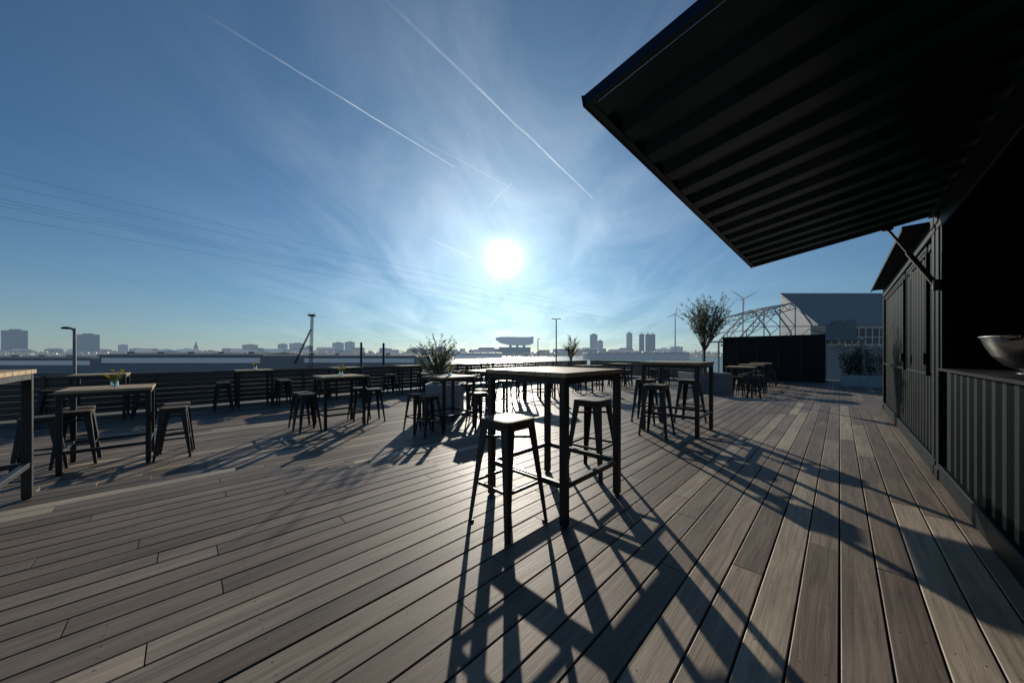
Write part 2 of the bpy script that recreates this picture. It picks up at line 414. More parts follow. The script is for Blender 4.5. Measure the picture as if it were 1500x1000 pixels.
# second container
SB = 5.36; LB = 5.6
cb = empty("storage_container", D(SB, -.69, 0), A45)
tag(cb, "closed black corrugated shipping container on the wooden deck", "container")
shell(cb, LB)
for a, b in ((.35, 1.9), (2.05, 5.2)):
    f = MB()
    f.cbox(a, b, .0125, .022, 2.37, 2.40, .003); f.cbox(a, b, .0125, .022, 1.0, 1.03, .003)
    f.cbox(a, a+.03, .0125, .022, 1.031, 2.369, .003); f.cbox(b-.03, b, .0125, .022, 1.031, 2.369, .003)
    f.obj("shutter_frame", MAT['black'], cb)
for x in (.2, 1.98):
    f = MB(); f.cbox(x-.02, x+.04, .040, .065, 1.12, 1.24, .005); f.cbox(x-.010, x+.015, .016, .045, 1.0, 2.3, .003)
    f.obj("locking_bar", MAT['black'], cb)
f = MB(); f.cbox(.3, LB-.1, .0, .20, 2.63, 2.65, .004); f.cbox(.3, LB-.1, .18, .20, 2.60, 2.631, .004)
f.obj("canopy", MAT['black'], cb)
# far container
cf = empty("storage_container", D(24.6, .55, LO), A45+math.pi/2)
tag(cf, "black corrugated shipping container standing at the terrace end", "container")
shell(cf, 4.8, mat=MAT['farblack'])
for x in (1.0, 2.0, 3.0, 4.0):
    f = MB(); f.cbox(x, x+.04, .013, .045, .3, 2.4, .004); f.obj("locking_bar", MAT['steel'], cf)

# bowl on the counter
bowl = empty("wine_bowl", D(3.99, -.96, 1.10), 0); bowl.scale = (.94,.94,.98)
tag(bowl, "large polished steel wine bowl on the bar counter", "bowl")
b = MB(); b.lathe([(.001,.028),(.10,.03),(.16,.065),(.215,.13),(.25,.21),(.262,.25),(.277,.262),(.28,.256),(.268,.244),(.257,.205),(.223,.125),(.168,.057),(.10,.018),(.001,.016)], 48)
b.obj("basin", MAT['chrome'], bowl, smooth=True)
b = MB(); b.lathe([(.001,0),(.12,0),(.12,.006),(.09,.012),(.085,.022),(.001,.022)], 36); b.obj("foot", MAT['chrome'], bowl, smooth=True)
for sx in (-1, 1):
    b = MB(); b.tube([(sx*.27,-.05,.235),(sx*.33,-.04,.23),(sx*.34,0,.227),(sx*.33,.04,.23),(sx*.27,.05,.235)], .007, 8)
    b.obj("handle", MAT['chrome'], bowl, smooth=True)

# ------------------------------------------------------------------ bar table
def make_table():
    r = empty("bar_table"); h = 1.10; w = .39; L = .027
    t = MB(); n = 6; W = .86/n
    for i in range(n): t.cbox(-.43, .43, -.43+i*W+.0012, -.43+(i+1)*W-.0012, h-.034, h, .0025)
    t.obj("tabletop", MAT['oak'], r)
    a = MB(); z0, z1 = h-.085, h-.035
    a.cbox(-w+L-.002, w-L+.002, -w-L+.002, -w+L-.002, z0, z1, .003); a.cbox(-w+L-.002, w-L+.002, w-L+.002, w+L-.002, z0, z1, .003)
    a.cbox(-w-L+.002, -w+L-.002, -w+L-.002, w-L+.002, z0+.001, z1-.001, .003); a.cbox(w-L+.002, w+L-.002, -w+L-.002, w-L+.002, z0+.001, z1-.001, .003)
    a.obj("apron", MAT['steel'], r)
    for sx in (-1, 1):
        for sy in (-1, 1):
            l = MB(); l.cbox(sx*w-L, sx*w+L, sy*w-L, sy*w+L, .008, h-.036, .004)
            l.cbox(sx*w-.018, sx*w+.018, sy*w-.018, sy*w+.018, 0, .0085, .002)
            l.obj("leg", MAT['steel'], r)
    z0, z1 = .27, .31; q = .02
    for bx in ((-w+L+.001, w-L-.001, -w-q, -w+q), (-w+L+.001, w-L-.001, w-q, w+q), (-w-q, -w+q, -w+L+.001, w-L-.001), (w-q, w+q, -w+L+.001, w-L-.001)):
        f = MB(); f.cbox(*bx, z0, z1, .003); f.obj("footrest", MAT['steel'], r)
    return r
def make_stool():
    r = empty("bar_stool"); H = .765
    def rr(hw, rad, z, n=5):
        ps = []
        for cx, cy, a0 in ((1,1,0),(-1,1,90),(-1,-1,180),(1,-1,270)):
            for i in range(n+1):
                a = math.radians(a0+90*i/n); ps.append((cx*(hw-rad)+rad*math.cos(a), cy*(hw-rad)+rad*math.sin(a), z))
        return ps
    s = MB()
    s.loft([rr(.140,.04,H-.068), rr(.148,.042,H-.03), rr(.150,.044,H-.0185)])
    s.obj("seat_frame", MAT['gun'], r, smooth=True)
    s = MB(); s.loft([rr(.150,.044,H-.018), rr(.156,.048,H-.012), rr(.155,.047,H-.003), rr(.150,.044,H), rr(.10,.04,H-.002), rr(.05,.03,H-.003)])
    s.obj("seat", MAT['seat'], r, smooth=True)
    for sx in (-1, 1):
        for sy in (-1, 1):
            l = MB(); rings = []
            for z, off, a in ((H-.022, .138, .072), (.60, .152, .062), (.30, .180, .044), (.012, .207, .030)):
                th = .006; P = [(0,0),(-a,0),(-a,-th),(-th,-th),(-th,-a),(0,-a)]
                rings.append([(sx*(off+x), sy*(off+y), z) for x, y in P])
            l.loft(rings); l.cbox(min(sx*.175, sx*.209), max(sx*.175, sx*.209), min(sy*.175, sy*.209), max(sy*.175, sy*.209), 0, .014, .003)
            l.obj("leg", MAT['gun'], r)
    z = .30; o = .174
    f = MB()
    for a, b in (((-o,-o),(o,-o)),((o,-o),(o,o)),((o,o),(-o,o)),((-o,o),(-o,-o))):
        f.beam((a[0]*1.02,a[1]*1.02,z), (b[0]*1.02,b[1]*1.02,z), .008, .022)
    f.obj("footrest", MAT['gun'], r)
    f = MB(); f.beam((-.145,-.145,.62), (.145,.145,.62), .006, .02); f.beam((-.145,.145,.625), (.145,-.145,.625), .006, .02)
    f.obj("cross_brace", MAT['gun'], r)
    return r
TB = make_table(); ST = make_stool()
tag(TB, "high bar table with wooden top and black steel frame on deck", "table", "high bar tables on the terrace")
tag(ST, "backless dark metal bar stool with brown seat on the deck", "stool", "metal bar stools on the terrace")
tables = [  # x, y, z, extra rotation deg, flowers
 (.373,2.89,UP,0,0),(2.68,5.31,UP,1,0),(-4.13,2.24,UP,0,0),
 (-5.9,4.82,LO,0,1),(-3.87,7.35,LO,0,1),(-1.4,7.25,LO,1,1),
 (8.6,12.3,LO,0,0),(10.6,14.5,LO,0,0),(12.6,16.6,LO,0,0),
 (5.3,16,LO,0,0),(7.8,17.4,LO,2,0),(-.7,9.5,LO,0,1),(.95,11.5,LO,0,0),
 (-7.8,9.9,LO,0,1),(-4.3,13.4,LO,0,0),(-9.9,7.9,LO,0,0),(-6.0,11.75,LO,0,0),(3.2,13.6,LO,0,0),(-2.0,15.4,LO,0,0)]
first = True
for x, y, z, r, fl in tables:
    if first: TB.location = (x,y,z); TB.rotation_euler = (0,0,A45+math.radians(r)); first = False
    else: clone(TB, (x,y,z), A45+math.radians(r))
stools = [(-.03,2.42,UP,0),(.84,3.42,UP,3),(2.2,4.98,UP,4),(3.18,5.85,UP,-3),(2.45,6.0,UP,8),
 (-5.58,5.46,LO,2),(-5.26,5.10,LO,-4),(-6.2,4.3,LO,3),(-6.32,4.76,LO,0),(-6.68,5.06,LO,5),
 (-4.52,7.04,LO,0),(-4.20,6.72,LO,5),(-3.72,7.97,LO,0),(-3.26,7.72,LO,-5),
 (-1.95,6.75,LO,3),(-1.62,6.42,LO,-3),(-.72,7.62,LO,4),(-.72,6.98,LO,-6),
 (-1.2,9.0,LO,0),(-.25,10.0,LO,4),(-1.5,9.4,LO,8),(.45,11.0,LO,3),(1.45,12.0,LO,0),(.2,11.4,LO,9),
 (8.1,11.75,LO,0),(8.45,11.45,LO,4),(9.1,12.9,LO,0),(9.45,12.55,LO,0),(10.1,14.0,LO,0),(10.4,13.7,LO,0),(11.2,15.0,LO,3),(12.1,16.1,LO,0),(12.5,15.8,LO,0),
 (4.8,15.5,LO,0),(5.8,16.5,LO,0),(5.2,15.2,LO,4),(7.3,16.9,LO,0),(8.3,17.9,LO,0),(7.7,16.6,LO,0),
 (-8.3,9.4,LO,0),(-7.3,10.4,LO,4),(-8.05,9.15,LO,0),(-7.0,10.1,LO,0),(-10.4,7.4,LO,0),(-9.4,8.4,LO,0),(-9.1,8.1,LO,7),
 (-6.5,11.3,LO,0),(-5.5,12.2,LO,0),(-4.8,12.9,LO,0),(-3.8,13.9,LO,0),(-3.6,13.5,LO,0),
 (2.7,13.1,LO,0),(3.7,14.1,LO,0),(-2.5,14.9,LO,0),(-1.5,15.9,LO,0)]
first = True
for x, y, z, r in stools:
    if first: ST.location = (x,y,z); ST.rotation_euler = (0,0,A45+math.radians(r)); first = False
    else: clone(ST, (x,y,z), A45+math.radians(r))

# ------------------------------------------------------------------ flowers
def make_flowers():
    rnd = random.Random(4); r = empty("flower_vase")
    j = MB(); j.lathe([(.001,.0),(.036,.0),(.04,.006),(.04,.075),(.03,.09),(.031,.10),(.028,.10),(.027,.089),(.037,.074),(.037,.008),(.001,.006)], 20)
    j.obj("jar", MAT['glass'], r, smooth=True)
    s = MB(); p = MB()
    for i in range(16):
        a = rnd.uniform(0, 6.28); rad = rnd.uniform(.02, .11); h = rnd.uniform(.13, .25)
        e = Vector((rad*math.cos(a), rad*math.sin(a), h))
        s.tube([(0,0,.01), (e.x*.3, e.y*.3, h*.6), e], [.002,.002,.0015], 5)
        for q in range(4):
            l = Vector((e.x*.6, e.y*.6, h*.65))+Vector((rnd.uniform(-.03,.03), rnd.uniform(-.03,.03), rnd.uniform(-.03,.03)))
            d = Vector((rnd.uniform(-1,1), rnd.uniform(-1,1), rnd.uniform(0,1))).normalized()*.045; w = d.cross(Vector((0,0,1))).normalized()*.010
            s.add([l, l+d*.5+w, l+d, l+d*.5-w], [(0,1,2,3)])
        if i % 4 == 3: continue
        for q in range(11):
            b = q/11*6.28; d = Vector((math.cos(b), math.sin(b), .6))*.030; w = Vector((-math.sin(b), math.cos(b), 0))*.011
            p.add([e, e+d*.6+w, e+d, e+d*.6-w], [(0,1,2,3)])
        p.lathe([(.001,-.006),(.012,0),(.001,.012)], 6, tuple(e))
    s.obj("stems", MAT['stem'], r, fix=False); p.obj("blossoms", MAT['yellow'], r, fix=False)
    return r
FV = None
for x, y, z, r, fl in tables:
    if not fl: continue
    loc = (x+.02, y+.03, z+1.10)
    if FV is None: FV = make_flowers(); FV.location = loc; tag(FV, "small glass jar of yellow flowers on a bar table", "flowers", "flower jars on the tables")
    else: clone(FV, loc, random.uniform(0, 6))

# ------------------------------------------------------------------ trees in planters
def planter(loc, rz, w, d, h, mat, label, name="planter"):
    r = empty(name, loc, rz); p = MB(); t = .035
    p.cbox(-w/2, w/2, -d/2, -d/2+t, 0, h, .006); p.cbox(-w/2, w/2, d/2-t, d/2, 0, h, .006)
    p.cbox(-w/2, -w/2+t, -d/2+t-.002, d/2-t+.002, 0.002, h-.002, .004); p.cbox(w/2-t, w/2, -d/2+t-.002, d/2-t+.002, 0.002, h-.002, .004)
    p.obj("box", mat, r)
    s = MB(); s.box(-w/2+t+.002, w/2-t-.002, -d/2+t+.002, d/2-t-.002, h-.3, h-.06); s.obj("soil", MAT['soil'], r)
    tag(r, label, "planter"); return r
def leaves(mb, rnd, c, n, spread, L, up=.3):
    for i in range(n):
        p = c+Vector((rnd.gauss(0,spread), rnd.gauss(0,spread), rnd.gauss(0,spread)))
        d = Vector((rnd.gauss(0,1), rnd.gauss(0,1), rnd.gauss(up,1))).normalized()*L*rnd.uniform(.6,1.3)
        w = d.cross(Vector((rnd.gauss(0,1), rnd.gauss(0,1), rnd.gauss(0,1)))).normalized()*L*.13
        mb.add([p, p+d*.45+w, p+d, p+d*.45-w], [(0,1,2,3)], rnd.random()**1.3)
def olive(loc, trunk_h, H, R, seed, label, lean=(0,0), nb=13, L=.055, shoots=9, dens=9, fan=.6):
    """H = crown height above trunk top, R = crown radius; long wand-like leafy shoots"""
    rnd = random.Random(seed); r = empty("olive_tree", loc)
    tr = MB(); cr = MB(); top = Vector((lean[0]*.3, lean[1]*.3, trunk_h))
    tr.tube([(0,0,-.06), (.015,.01,trunk_h*.5), top+Vector((0,0,.02))], [.04,.032,.026], 8)
    for i in range(nb):
        a = 2*math.pi*i/nb+rnd.uniform(-.4,.4); rad = R*rnd.uniform(.1,.75); hz = H*rnd.uniform(.30,.68)
        e = top+Vector((math.cos(a)*rad+lean[0], math.sin(a)*rad+lean[1], hz))
        m = top.lerp(e, .5)+Vector((math.cos(a)*rad*.15+rnd.gauss(0,.03), math.sin(a)*rad*.15+rnd.gauss(0,.03), 0))
        tr.tube([top-Vector((0,0,.02)), m, e], [.017,.010,.005], 6)
        for k in range(shoots):
            f = rnd.uniform(.25, 1); b0 = top.lerp(m, f*2) if f < .5 else m.lerp(e, f*2-1)
            dd = Vector((rnd.gauss(math.cos(a)*fan,.35), rnd.gauss(math.sin(a)*fan,.35), rnd.uniform(.5,1.5))).normalized()*H*rnd.uniform(.15,.42)
            tr.tube([b0, b0+dd*.5+Vector((0,0,.01)), b0+dd], [.005,.0035,.0015], 4)
            for q in range(dens):
                leaves(cr, rnd, b0+dd*rnd.uniform(.1,1.02), 3, .010, L, .9)
    tr.obj("trunk", MAT['bark'], r, smooth=True); cr.obj("crown", MAT['leaf'], r, fix=False)
    tag(r, label, "tree"); return r
planter((-1.80,8.75,LO), 0, .90, .86, .80, MAT['planter'], "pale grey square planter holding an olive tree")
olive((-1.90,8.75,LO+.78), .10, 1.38, .62, 11, "bushy young olive tree with spiky shoots in grey planter", (-.12,0), 13, .06, 10, 10, .8)
planter((6.45,11.0,LO), 0, 1.25, 1.0, .95, MAT['planterd'], "grey square planter holding a tall olive tree")
olive((6.45,11.0,LO+.93), .75, 2.15, .72, 21, "tall olive tree with airy crown in grey planter", (.05,0), 18, .07, 12, 11, .28)
planter((3.1,17.2,LO), 0, .86, .86, .80, MAT['planter'], "pale planter with small olive tree at the terrace end")
olive((3.1,17.2,LO+.78), .35, 1.6, .5, 31, "small slender olive tree in a pale planter", (0,0), 10, .07, 9, 9)
planter(D(22.9,-.95,LO), A45+math.pi/2, 1.9, .6, .55, MAT['planter'], "long pale trough planter with dark shrubs before container")
sh = empty("shrub", D(22.9,-.95,LO+.5)); rnd = random.Random(9); s1 = MB(); s2 = MB()
for i in range(80):
    a = rnd.uniform(-.85,.85); base = Vector((-a*.707, a*.707, 0))
    tip = base+Vector((rnd.gauss(0,.2), rnd.gauss(0,.2), rnd.uniform(.8,1.8)))
    s2.tube([base, base.lerp(tip,.5), tip], [.008,.005,.002], 4)
    for k in range(16): leaves(s1, rnd, base.lerp(tip, rnd.uniform(.1,1)), 4, .07, .10)
s2.obj("stems", MAT['bark'], sh); s1.obj("foliage", MAT['leafd'], sh, fix=False); tag(sh, "dense dark green shrub growing in a trough planter", "shrub")

# ------------------------------------------------------------------ poles and lamps
def pole_lamp(loc, h, label, arm=-.9, r=.07, double=False):
    e = empty("street_lamp", loc); p = MB(); p.tube([(0,0,0),(0,0,h*.5),(0,0,h)], [r*1.3, r, r*.8], 10); p.lathe([(r*2.5,0),(r*2.5,.05),(r*1.4,.08)], 10)
    p.obj("pole", MAT['galv'], e, smooth=True)
    for sg in ((1,-1) if double else (1,)):
        a = MB(); a.tube([(0,0,h-.15),(arm*sg*.5,0,h-.02),(arm*sg,0,h)], r*.6, 8); a.obj("arm", MAT['galv'], e)
        l = MB(); x0, x1 = sorted((arm*sg*.7, arm*sg*1.6))
        l.loft([[(x0,-.16,h-.05),(x1,-.12,h-.05),(x1,.12,h-.05),(x0,.16,h-.05)],[(x0,-.18,h+.03),(x1,-.14,h+.02),(x1,.14,h+.02),(x0,.18,h+.03)],[(x0+.1,-.1,h+.1),(x1-.1,-.08,h+.07),(x1-.1,.08,h+.07),(x0+.1,.1,h+.1)]])
        l.obj("lamp_head", MAT['steel'], e)
    tag(e, label, "street lamp"); return e
pole_lamp((-26.7,20,-7.6), 10.35, "grey street lamp with flat head rising behind the fence", -.38, .09)
pole_lamp((8.1,60,-7.6), 15.1, "tall lamp post with double head on the quay", .55, .12, True)
pole_lamp((4.75,60,-7.6), 11.5, "slender grey lamp post on the quay", .3, .09)
for x, y, h in ((-23.0,50,10.4),(-19.6,50,10.3)):
    e = empty("mooring_pole", (x,y,-7.6)); p = MB(); p.tube([(0,0,0),(0,0,h)], [.2,.16], 10); p.lathe([(.001,h+.1),(.2,h),(.16,h-.2)], 10); p.obj("pole", MAT['mid'], e)
    c = MB(); c.tube([(0,0,h*.6),(0,0,h*.63)], .24, 10); c.obj("band", MAT['galv'], e)
    tag(e, "tall dark quay pole standing behind the fence", "pole", "quay poles")
def lattice(mb, p0, p1, w0, w1, nseg, r):
    p0 = Vector(p0); p1 = Vector(p1); d = (p1-p0).normalized(); a = d.cross(Vector((0,1,0))).normalized(); b = a.cross(d).normalized()
    prev = None
    for i in range(nseg+1):
        f = i/nseg; c = p0.lerp(p1, f); w = w0+(w1-w0)*f
        q = [c+a*w*sx+b*w*sy for sx, sy in ((-.5,-.5),(.5,-.5),(.5,.5),(-.5,.5))]
        for k in range(4): mb.beam(q[k], q[(k+1)%4], r, r)
        if prev:
            for k in range(4): mb.beam(prev[k], q[k], r*1.4, r*1.4); mb.beam(prev[k], q[(k+1)%4], r, r)
        prev = q
e = empty("harbour_crane", (-73.8,120,-7.6)); p = MB(); lattice(p, (0,0,0), (.6,0,22.3), .8, .6, 18, .07); p.obj("mast", MAT['mid'], e)
p = MB(); lattice(p, (-5.8,0,5), (.2,0,17.5), .45, .35, 14, .06); p.obj("jib", MAT['mid'], e)
p = MB(); p.cbox(-.7,1.7,-.7,.7,22.3,22.9,.15); p.tube([(-.9,0,23.4),(.5,0,22.9),(2.0,0,23.5)], .08, 6); p.obj("head", MAT['mid'], e)
tag(e, "slim lattice harbour crane with slanting jib on quay", "crane")

# ------------------------------------------------------------------ buildings
def tower(bx0, bx1, tz, dist, mat='concrete', label="hazy concrete apartment tower on the city skyline", name="tower_block", z0=-7.6):
    x0, x1 = bx0*dist, bx1*dist; w = x1-x0; h = tz-z0; dp = 12
    e = empty(name, ((x0+x1)/2, dist, z0)); c = MB(); c.box(-w/2, w/2, 0, dp, 0, h)
    c.box(-w*.22, w*.25, dp*.3, dp*.7, h, h+min(4, h*.05)+1)
    c.obj("facade", MAT['glassy'], e)
    f = MB(); n = max(3, int(h/3.4))
    for i in range(n+1):
        z = i*h/n; f.box(-w/2-.4, w/2+.4, -.6, dp+.4, z-.7 if i else 0, z+.7)
    nb = max(2, int(w/7))
    for i in range(nb+1):
        x = -w/2+i*w/nb; f.box(x-.7, x+.7, -.45, -.01, 0, h)
    f.obj("floors", MAT[mat], e)
    tag(e, label, "building")
def top(px_y, dist): return EYE+(517-px_y)/480*dist
def bear(p): return (p-750)/480
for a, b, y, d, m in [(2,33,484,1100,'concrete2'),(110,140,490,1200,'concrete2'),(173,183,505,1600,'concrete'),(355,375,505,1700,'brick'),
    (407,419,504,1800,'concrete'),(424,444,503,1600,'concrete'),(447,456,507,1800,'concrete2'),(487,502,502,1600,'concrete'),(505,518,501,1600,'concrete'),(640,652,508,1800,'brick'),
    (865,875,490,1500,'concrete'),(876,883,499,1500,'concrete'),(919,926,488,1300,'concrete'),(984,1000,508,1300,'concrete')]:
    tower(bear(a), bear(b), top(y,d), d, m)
for px in (940,949,956):
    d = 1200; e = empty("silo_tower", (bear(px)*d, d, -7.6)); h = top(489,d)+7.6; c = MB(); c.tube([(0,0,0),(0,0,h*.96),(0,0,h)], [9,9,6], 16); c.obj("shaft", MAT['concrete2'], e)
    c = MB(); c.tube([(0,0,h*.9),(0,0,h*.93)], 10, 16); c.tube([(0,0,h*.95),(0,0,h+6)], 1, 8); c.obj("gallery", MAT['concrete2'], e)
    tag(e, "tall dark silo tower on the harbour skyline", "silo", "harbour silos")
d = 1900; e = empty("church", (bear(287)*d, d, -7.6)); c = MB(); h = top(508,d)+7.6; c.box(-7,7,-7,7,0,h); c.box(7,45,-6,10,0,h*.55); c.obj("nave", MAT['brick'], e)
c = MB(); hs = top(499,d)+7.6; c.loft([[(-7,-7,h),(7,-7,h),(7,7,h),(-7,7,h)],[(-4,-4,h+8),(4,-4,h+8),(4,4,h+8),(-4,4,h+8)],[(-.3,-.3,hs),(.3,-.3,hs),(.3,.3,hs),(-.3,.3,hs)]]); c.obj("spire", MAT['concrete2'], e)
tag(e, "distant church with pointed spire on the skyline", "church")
rnd = random.Random(77)
for i in range(90):
    px = rnd.choice([rnd.uniform(-20,600), rnd.uniform(-20,600), rnd.uniform(600,730), rnd.uniform(785,1010)])
    d = rnd.uniform(900, 1700); w = rnd.uniform(18, 60); h = 7.6+rnd.uniform(top(514,d), top(508.5,d))
    e = empty("city_building", (bear(px)*d, d, -7.6)); c = MB(); c.box(-w/2, w/2, 0, 14, 0, h*.8)
    for k in range(int(w/6)): c.box(-w/2+2+k*6, -w/2+4.5+k*6, -.6, .01, h*.45, h*.7)
    c.obj("wall", MAT[rnd.choice(['concrete','brick','concrete2','concrete'])], e)
    c = MB(); z = h*.8
    if rnd.random() < .6: c.loft([[(-w/2-.5,-.5,z),(w/2+.5,-.5,z),(w/2+.5,14.5,z),(-w/2-.5,14.5,z)],[(-w/2,6.5,h),(w/2,6.5,h),(w/2,7.5,h),(-w/2,7.5,h)]])
    else: c.box(-w/2-.5, w/2+.5, -.5, 14.5, z, z+1.2); c.box(-w*.2, w*.15, 4, 9, z+1.1, z+4)
    c.obj("roof", MAT[rnd.choice(['concrete','concrete2'])], e)
    tag(e, "low hazy city building seen across the harbour", "building", "low city buildings")
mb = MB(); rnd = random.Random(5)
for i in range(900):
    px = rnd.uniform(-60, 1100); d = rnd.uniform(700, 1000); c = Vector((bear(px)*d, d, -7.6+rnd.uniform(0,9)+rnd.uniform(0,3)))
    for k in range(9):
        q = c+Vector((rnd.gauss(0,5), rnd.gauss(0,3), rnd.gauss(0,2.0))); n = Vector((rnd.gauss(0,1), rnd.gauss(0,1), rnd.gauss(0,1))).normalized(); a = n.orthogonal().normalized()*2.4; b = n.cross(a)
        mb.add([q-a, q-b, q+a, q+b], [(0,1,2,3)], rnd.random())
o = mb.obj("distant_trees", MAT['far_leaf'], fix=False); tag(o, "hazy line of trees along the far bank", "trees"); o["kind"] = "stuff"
def hall(px0, px1, d, ztop, label, m1='hallwall', roof='roofd'):
    x0, x1 = bear(px0)*d, bear(px1)*d; w = x1-x0; e = empty("warehouse", ((x0+x1)/2, d, -7.6)); H = ztop+7.6
    c = MB(); c.box(-w/2, w/2, 0, 25, 0, H-1.0); c.obj("wall", MAT[m1], e)
    k = -w/2+2; c = MB()
    c.box(-w/2+1, w/2-1, -.05, .02, H-3.7, H-1.8)
    while k < w/2-4: c.box(k, k+3.2, -.12, -.04, H-3.6, H-1.9); k += 5
    c.obj("window_band", MAT['glassy'], e)
    c = MB(); c.loft([[(-w/2-.6,-.6,H-.98),(w/2+.6,-.6,H-.98),(w/2+.6,25.6,H-.98),(-w/2-.6,25.6,H-.98)],[(-w/2,-.2,H-.5),(w/2,-.2,H-.5),(w/2,25,H-.5),(-w/2,25,H-.5)],[(-w/2,12,H+.2),(w/2,12,H+.2),(w/2,13,H+.2),(-w/2,13,H+.2)]])
    for q in range(int(w/12)): c.box(-w/2+5+q*12, -w/2+6.4+q*12, 5, 6.2, H-.6, H+.6)
    c.obj("roof", MAT[roof], e); tag(e, label, "warehouse")
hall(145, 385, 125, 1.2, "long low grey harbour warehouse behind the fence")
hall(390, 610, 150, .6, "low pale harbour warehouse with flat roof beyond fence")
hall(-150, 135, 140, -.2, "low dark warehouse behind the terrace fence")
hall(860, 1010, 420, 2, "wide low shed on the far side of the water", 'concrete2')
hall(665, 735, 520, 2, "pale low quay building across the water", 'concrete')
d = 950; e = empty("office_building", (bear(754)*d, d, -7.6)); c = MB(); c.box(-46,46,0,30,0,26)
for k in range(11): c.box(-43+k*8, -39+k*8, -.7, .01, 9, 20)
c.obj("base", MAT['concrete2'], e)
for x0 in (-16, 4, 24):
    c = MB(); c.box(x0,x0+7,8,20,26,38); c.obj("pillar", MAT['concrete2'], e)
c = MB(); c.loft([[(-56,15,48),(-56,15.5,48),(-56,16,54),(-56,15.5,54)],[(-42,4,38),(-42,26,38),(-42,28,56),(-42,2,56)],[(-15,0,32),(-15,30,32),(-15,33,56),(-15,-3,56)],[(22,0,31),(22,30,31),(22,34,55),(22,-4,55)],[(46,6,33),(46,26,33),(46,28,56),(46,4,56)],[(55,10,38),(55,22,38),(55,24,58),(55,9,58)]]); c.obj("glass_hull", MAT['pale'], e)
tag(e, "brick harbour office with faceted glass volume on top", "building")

def turbine(px, hub, d, bl, rot):
    e = empty("wind_turbine", (bear(px)*d, d, -7.6)); h = top(hub,d)+7.6
    t = MB(); t.tube([(0,0,0),(0,0,h)], [2.2,1.2], 14); t.obj("tower", MAT['turb'], e, smooth=True)
    t = MB(); t.cbox(-1.6,1.6,-3,8,h-1.6,h+1.8,.5); t.obj("nacelle", MAT['turb'], e)
    t = MB(); t.lathe([(.01,3),(1.2,2),(1.7,0),(1.6,-1)], 12)
    hub_o = t.obj("hub", MAT['turb'], e, loc=(0,-3,h)); hub_o.rotation_euler = (math.pi/2,0,0)
    for k in range(3):
        a = math.radians(rot+k*120); dv = Vector((math.sin(a),0,math.cos(a))); w = Vector((math.cos(a),0,-math.sin(a))); b = MB()
        rings = []
        for f, cw in ((.02,1.3),(.2,2.3),(.6,1.5),(1,.3)):
            c0 = Vector((0,-4,h))+dv*bl*f; rings.append([c0-w*cw*.35+Vector((0,-.3,0)), c0+w*cw*.65, c0-w*cw*.35+Vector((0,.4,0))])
        b.loft(rings); b.obj("blade", MAT['turb'], e)
    tag(e, "white three bladed wind turbine on the horizon", "wind turbine", "wind turbines on the horizon")
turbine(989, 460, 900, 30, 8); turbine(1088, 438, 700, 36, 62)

# ------------------------------------------------------------------ hall with slate roof and open steel frame
Y0 = 46
e = empty("event_hall", (50, Y0, -7.6)); H = 7.6
c = MB()
A = [(-7.4,0),(24,0),(24,10.4),(-3.7,10.4)]; zt = [H+5.2,H+5.2,H+11.0,H+11.0]
c.add([(x,y,0) for x,y in A]+[(x,y,z) for (x,y),z in zip(A,zt)], [(3,2,1,0),(4,5,6,7),(0,1,5,4),(1,2,6,5),(2,3,7,6),(3,0,4,7)])
c.add([(-14,1,0),(-7.41,1,0),(-4.6,9,0),(-12,9,0),(-14,1,H+3.4),(-7.41,1,H+3.4),(-4.6,9,H+3.4),(-12,9,H+3.4)], [(3,2,1,0),(4,5,6,7),(0,1,5,4),(1,2,6,5),(2,3,7,6),(3,0,4,7)])
c.obj("wall", MAT['hallwall'], e)
c = MB(); k = -7.2
c.box(-7.5, 24, -.30, .01, H+4.7, H+5.3); c.box(-7.5, 24, -.15, .01, H+2.3, H+2.5); c.box(-7.5, 24, -.15, .01, H+3.4, H+3.5)
while k < 23:
    c.box(k, k+.12, -.14, .005, H+2.35, H+4.75); k += .95
c.box(-14.1, -7.5, .7, 1.01, H+2.9, H+3.5); c.box(-14.1, -7.5, .85, 1.01, H+2.0, H+2.15)
k = -14
while k < -7.6: c.box(k, k+.1, .86, 1.005, H+2.1, H+2.95); k += .9
c.obj("window_frames", MAT['white'], e)
c = MB(); c.box(-7.3, 23.9, -.06, -.012, H+2.4, H+4.75); c.obj("window_glass", MAT['pane'], e)
def slab(c, p, t=.25):
    n_ = len(p); c.add([Vector(q) for q in p]+[Vector(q)+Vector((0,0,t)) for q in p], [tuple(range(n_-1,-1,-1)), tuple(range(n_,2*n_))]+[(i,(i+1)%n_,n_+(i+1)%n_,n_+i) for i in range(n_)])
c = MB(); slab(c, [(-7.8,-.8,H+4.95),(24.3,-.8,H+4.95),(24.3,10.7,H+11.35),(-3.7,10.7,H+11.35)])
slab(c, [(-14.2,.6,H+3.51),(-7.5,.6,H+3.51),(-4.7,9.2,H+3.6),(-12.1,9.2,H+3.6)], .15)
for k in range(16): c.beam((-6.9+k*1.95,-.75,H+5.25),(-3.2+k*1.75,10.6,H+11.6),.09,.07)
c.obj("roof", MAT['hall'], e)
c = MB(); c.box(-9,-6.4,-3.2,-1,H+3.2,H+5.0); c.box(-6.41,-4.8,-3,-1.2,H+3.1,H+5.6); c.box(-9.6,-4.2,-3.6,-.8,H+2.9,H+3.21); c.box(-9.4,-9.2,-3.4,-3.2,0,H+2.91); c.box(-4.6,-4.4,-3.4,-3.2,0,H+2.91); c.obj("vent_unit", MAT['galv'], e)
tag(e, "large hall with slate grey roof and white window band", "building")
e = empty("steel_frame_structure", (35.5, Y0-1, -7.6)); c = MB()
prof = [(-4.6,H+3.0),(-.9,H+7.0),(3.4,H+8.2)]
ys = [0,4,8]
